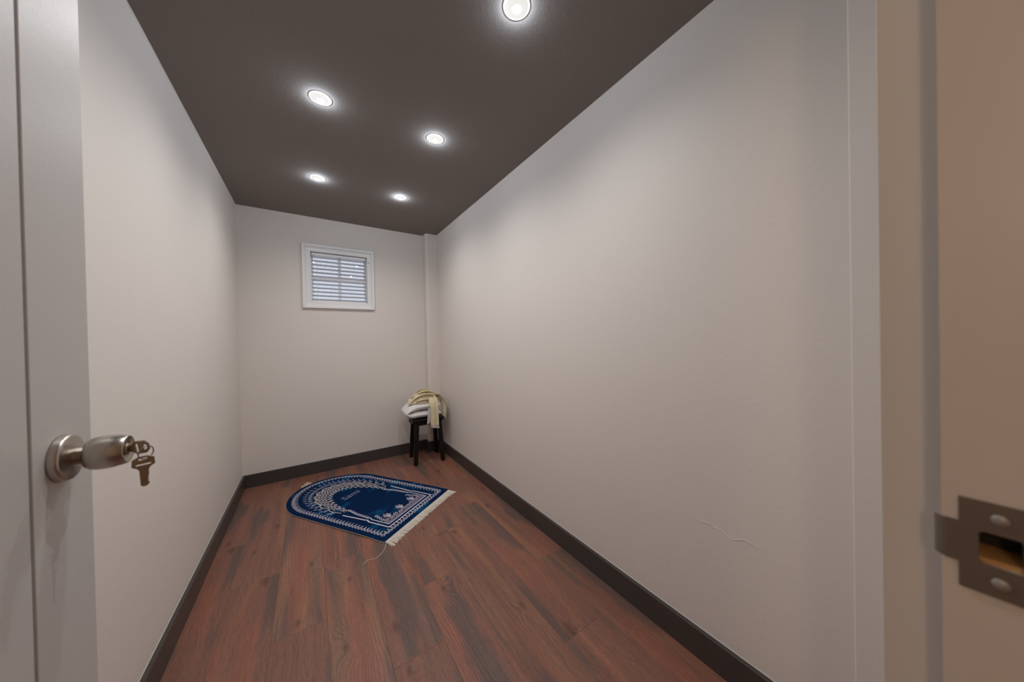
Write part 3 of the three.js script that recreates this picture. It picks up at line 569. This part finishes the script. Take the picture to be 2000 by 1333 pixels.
// folded white blanket
const weave = dataTexture(256, 256, (x, y, c) => { const v = 0.5 + 0.25 * Math.sin(x * Math.PI / 4) * Math.sin(y * Math.PI / 4) + 0.5 * (pnoise(x / 8, y / 8, 32, 8) - 0.5); c[0] = c[1] = c[2] = 255 * v; });
weave.repeat.set(16, 16);
{
  const centre = [], R0 = 0.033;                                  // fold in the (r, y) plane, lower run, bend at the left, upper run
  const lower = [[0.148, -0.004], [0.05, 0.0], [-0.08, -0.001], [-0.165, -0.002]], upper = [[-0.150, 0.054], [-0.08, 0.074], [0.03, 0.084], [0.132, 0.080]];
  const path = new THREE.CatmullRomCurve3([...lower.map(([x, y]) => new THREE.Vector3(x, y, 0)), new THREE.Vector3(-0.196, 0.018, 0), ...upper.map(([x, y]) => new THREE.Vector3(x, y, 0))]);
  const n = 72, m = 40, pos = [], idx = [], uv = [], pts = path.getSpacedPoints(n);
  for (let j = 0; j <= m; j++) {
    const t = -1 + 2 * j / m, z = 0.137 * t, s = Math.pow(Math.max(0, 1 - Math.pow(Math.abs(t), 5)), 0.55);
    const side = (sg, i) => {
      const p = pts[i], a = pts[Math.max(0, i - 1)], b = pts[Math.min(n, i + 1)], dx = b.x - a.x, dy = b.y - a.y, l = Math.hypot(dx, dy), e = Math.min(1, Math.pow(Math.min(i, n - i) / 3, 0.5));
      const h = (0.036 * (1 - 0.38 * smooth(-0.10, -0.19, p.x)) + 0.009 * (fbm(p.x * 16, z * 12 + i * 0.02, 40, 3) - 0.5)) * s * e;
      const wob = 0.012 * (vnoise(p.x * 9, t * 2.2, 44) - 0.5) + 0.004 * (vnoise(p.x * 30, t * 7, 45) - 0.5);
      pos.push(p.x - dy / l * h * sg, p.y + dx / l * h * sg + wob * (p.y > 0.03 ? 1 : 0.3), z * (1 + 0.05 * vnoise(p.x * 6, p.y * 20, 47)));
      uv.push(i / n * 0.9, t * 0.14);
    };
    for (let i = 0; i <= n; i++) side(-1, i);
    for (let i = n; i >= 0; i--) side(1, i);
  }
  const row = 2 * (n + 1);
  for (let j = 0; j < m; j++) for (let i = 0; i < row; i++) { const k = (i + 1) % row, a = j * row; idx.push(a + i, a + k, a + row + k, a + i, a + row + k, a + row + i); }
  const g = new THREE.BufferGeometry(); g.setAttribute('position', new THREE.Float32BufferAttribute(pos, 3)); g.setAttribute('uv', new THREE.Float32BufferAttribute(uv, 2)); g.setIndex(idx); g.computeVertexNormals();
  const b = mesh('folded_blanket', g, std({ color: lin(0.84, 0.81, 0.80), roughness: 0.9, bumpMap: weave, bumpScale: 0.0008 }));
  b.position.copy(P(0.990, 0.503, 3.205)); b.rotation.y = STOOL.turn * 0.6;
  b.userData = { label: 'white blanket folded in two on the seat of the black stool', category: 'blanket' };
}
// cream lace garment heaped on the blanket
{
  const lace = dataTexture(256, 256, (x, y, c) => { const a = pnoise(x / 8, y / 8, 32, 21), b = pnoise(x / 16, y / 16, 16, 22), v = 0.5 + 0.4 * Math.sin(20 * a) * b; c[0] = c[1] = c[2] = 255 * clamp(v); });
  const laceTint = dataTexture(256, 256, (x, y, c) => { const a = pnoise(x / 8, y / 8, 32, 21), b = pnoise(x / 32, y / 32, 8, 23), v = smooth(0.25, 0.6, 0.5 + 0.4 * Math.sin(20 * a) * b); c[0] = 228 + 20 * v; c[1] = 210 + 24 * v; c[2] = 164 + 36 * v; }, true);
  lace.repeat.set(9, 9); laceTint.repeat.set(9, 9);
  const mat = std({ map: laceTint, roughness: 0.85, bumpMap: lace, bumpScale: 0.002, side: THREE.DoubleSide });
  const at = P(1.0, 0.575, 3.205);
  const g0 = thing('lace_garment', 'crumpled cream yellow lace garment heaped on the white blanket', 'garment', at);
  // heap: dome over an irregular footprint
  const n = 160, m = 64, pos = [], uv = [], idx = [];
  for (let j = 0; j <= m; j++) for (let i = 0; i <= n; i++) {
    const a = i / n * 2 * Math.PI, q = j / m, ca = Math.cos(a), sa = Math.sin(a);
    const rx = (ca > 0 ? 0.152 : 0.182) * (1 + 0.32 * (vnoise(ca * 4 + 5, sa * 4, 61) - 0.5)), rz = 0.125 * (1 + 0.10 * (vnoise(ca * 3, sa * 3 + 9, 62) - 0.5));
    const x = rx * q * ca, z = rz * q * sa;
    const px = x + 0.012, w1 = fbm(x * 9 + 3, z * 9, 64, 2), w2 = fbm(x * 11 - 4, z * 11 + 8, 66, 2);
    const f1 = Math.sin(34 * (0.9 * x - 0.45 * z) + 11 * w1), f2 = Math.sin(52 * (0.35 * x + 0.95 * z) + 12 * w2), f3 = Math.sin(95 * (0.7 * x + 0.5 * z) + 15 * w1);
    const bump = 0.017 * f1 + 0.014 * f2 * (0.4 + w1) + 0.005 * f3;
    const h = 0.090 * Math.pow(Math.max(0, 1 - Math.pow(q, 2.0)), 0.72) * (1 - 0.10 * px / 0.15);
    const y = h + bump * (0.35 + 0.65 * Math.sin(Math.PI * Math.min(1, q + 0.15))) * (q > 0.97 ? 0.2 : 1) + (q > 0.97 ? 0 : 0.006);
    pos.push(x, 0.036 + Math.max(y, q > 0.9 ? -0.02 * smooth(0.1, 0.19, -x) : 0.003), z); uv.push(x * 2.4 + y * 1.2, z * 2.4 + y * 1.6);
  }
  for (let j = 0; j < m; j++) for (let i = 0; i < n; i++) { const p = j * (n + 1) + i; idx.push(p, p + 1, p + n + 2, p, p + n + 2, p + n + 1); }
  const g = new THREE.BufferGeometry(); g.setAttribute('position', new THREE.Float32BufferAttribute(pos, 3)); g.setAttribute('uv', new THREE.Float32BufferAttribute(uv, 2)); g.setIndex(idx); g.computeVertexNormals();
  mesh('heap', g, mat, g0);
  // draped pieces: ribbons of cloth with folds and thickness; path in local (x, y, z), across = width vector
  const drape = (name, pts, across, w0, w1, folds, depth, material, label, scallop = 0) => {
    const c = new THREE.CatmullRomCurve3(pts.map((q) => new THREE.Vector3(...q))), nn = 44, mm = 28, ps = [], us = [], is = [], A = new THREE.Vector3(...across).normalize();
    for (const sgn of [1, -1]) for (let j = 0; j <= nn; j++) {
      const t = j / nn, p = c.getPoint(t), tan = c.getTangent(t), nor = tan.clone().cross(A).normalize();
      for (let i = 0; i <= mm; i++) {
        const s = -1 + 2 * i / mm, w = w0 + (w1 - w0) * t, rip = depth * Math.sin(s * folds + 1.3 + 1.5 * t) * (0.35 + 0.65 * t) + 0.004 * (vnoise(s * 4 + 3, t * 7, 81) - 0.5);
        const q = p.clone().addScaledVector(A, s * w).addScaledVector(nor, rip + sgn * 0.0016 * Math.sqrt(Math.max(0, 1 - Math.pow(s, 8))));
        if (scallop) q.addScaledVector(tan, scallop * Math.abs(Math.sin(s * 7)) * t);
        ps.push(q.x, q.y, q.z); us.push(s * w * 2.4, t * 0.5);
      }
    }
    const off = (nn + 1) * (mm + 1), q = (o, j, i) => o + j * (mm + 1) + i;
    for (let j = 0; j < nn; j++) for (let i = 0; i < mm; i++) { is.push(q(0, j, i), q(0, j, i + 1), q(0, j + 1, i + 1), q(0, j, i), q(0, j + 1, i + 1), q(0, j + 1, i)); is.push(q(off, j, i), q(off, j + 1, i + 1), q(off, j, i + 1), q(off, j, i), q(off, j + 1, i), q(off, j + 1, i + 1)); }
    for (let i = 0; i < mm; i++) is.push(q(0, nn, i), q(0, nn, i + 1), q(off, nn, i + 1), q(0, nn, i), q(off, nn, i + 1), q(off, nn, i));
    const gg = new THREE.BufferGeometry(); gg.setAttribute('position', new THREE.Float32BufferAttribute(ps, 3)); gg.setAttribute('uv', new THREE.Float32BufferAttribute(us, 2)); gg.setIndex(is); gg.computeVertexNormals();
    return mesh(name, gg, material, g0, label);
  };
  const whiteLace = std({ color: lin(0.72, 0.66, 0.64), roughness: 0.9, bumpMap: lace, bumpScale: 0.002, side: THREE.DoubleSide });
  drape('sleeve', [[0.035, 0.118, 0.05], [0.040, 0.085, 0.110], [0.042, 0.045, 0.150], [0.043, -0.03, 0.164], [0.045, -0.10, 0.166], [0.048, -0.195, 0.166]], [1, 0, 0.05], 0.046, 0.041, 5.0, 0.005, mat, 'sleeve hanging over the front of the stool');
  drape('lace_hem', [[0.048, -0.186, 0.1665], [0.049, -0.202, 0.167], [0.050, -0.212, 0.167]], [1, -0.25, 0.05], 0.043, 0.045, 5.0, 0.005, whiteLace, 'white scalloped lace hem', 0.008);
  drape('sleeve', [[0.05, 0.130, 0.02], [0.110, 0.105, 0.05], [0.162, 0.045, 0.07], [0.182, -0.05, 0.085], [0.178, -0.150, 0.09]], [0.35, 0.1, 1], 0.055, 0.034, 5.5, 0.008, mat, 'sleeve falling towards the wall');
  drape('sleeve', [[0.06, 0.120, -0.03], [0.135, 0.090, -0.01], [0.190, 0.020, 0.0], [0.205, -0.060, 0.005]], [0.1, 0.3, 1], 0.050, 0.040, 6.0, 0.007, mat);
  // crumpled folds lying over the heap
  drape('ruffle', [[-0.165, 0.046, 0.055], [-0.125, 0.085, 0.075], [-0.060, 0.112, 0.085], [0.010, 0.118, 0.088], [0.065, 0.100, 0.085]], [0.15, 0.5, 1], 0.030, 0.036, 8.0, 0.010, mat);
  drape('ruffle', [[-0.140, 0.088, 0.010], [-0.080, 0.128, 0.030], [-0.010, 0.145, 0.045], [0.055, 0.132, 0.050], [0.110, 0.098, 0.055]], [0.0, 0.4, 1], 0.034, 0.040, 7.0, 0.011, mat);
  drape('ruffle', [[-0.085, 0.126, -0.020], [-0.035, 0.150, -0.010], [0.025, 0.148, 0.000], [0.075, 0.118, 0.000], [0.125, 0.085, 0.0]], [-0.2, 0.5, 1], 0.036, 0.030, 9.0, 0.010, mat);
  drape('ruffle', [[-0.120, 0.050, 0.100], [-0.060, 0.066, 0.118], [0.000, 0.072, 0.122]], [0.1, 0.8, 0.7], 0.022, 0.020, 6.0, 0.007, mat);
  drape('lining', [[0.000, -0.005, 0.158], [-0.008, -0.08, 0.163], [-0.016, -0.165, 0.163]], [1, 0.1, 0.1], 0.014, 0.016, 2.5, 0.003, whiteLace, 'white lining hanging beside the sleeve');
}

renderer.render(scene, camera);
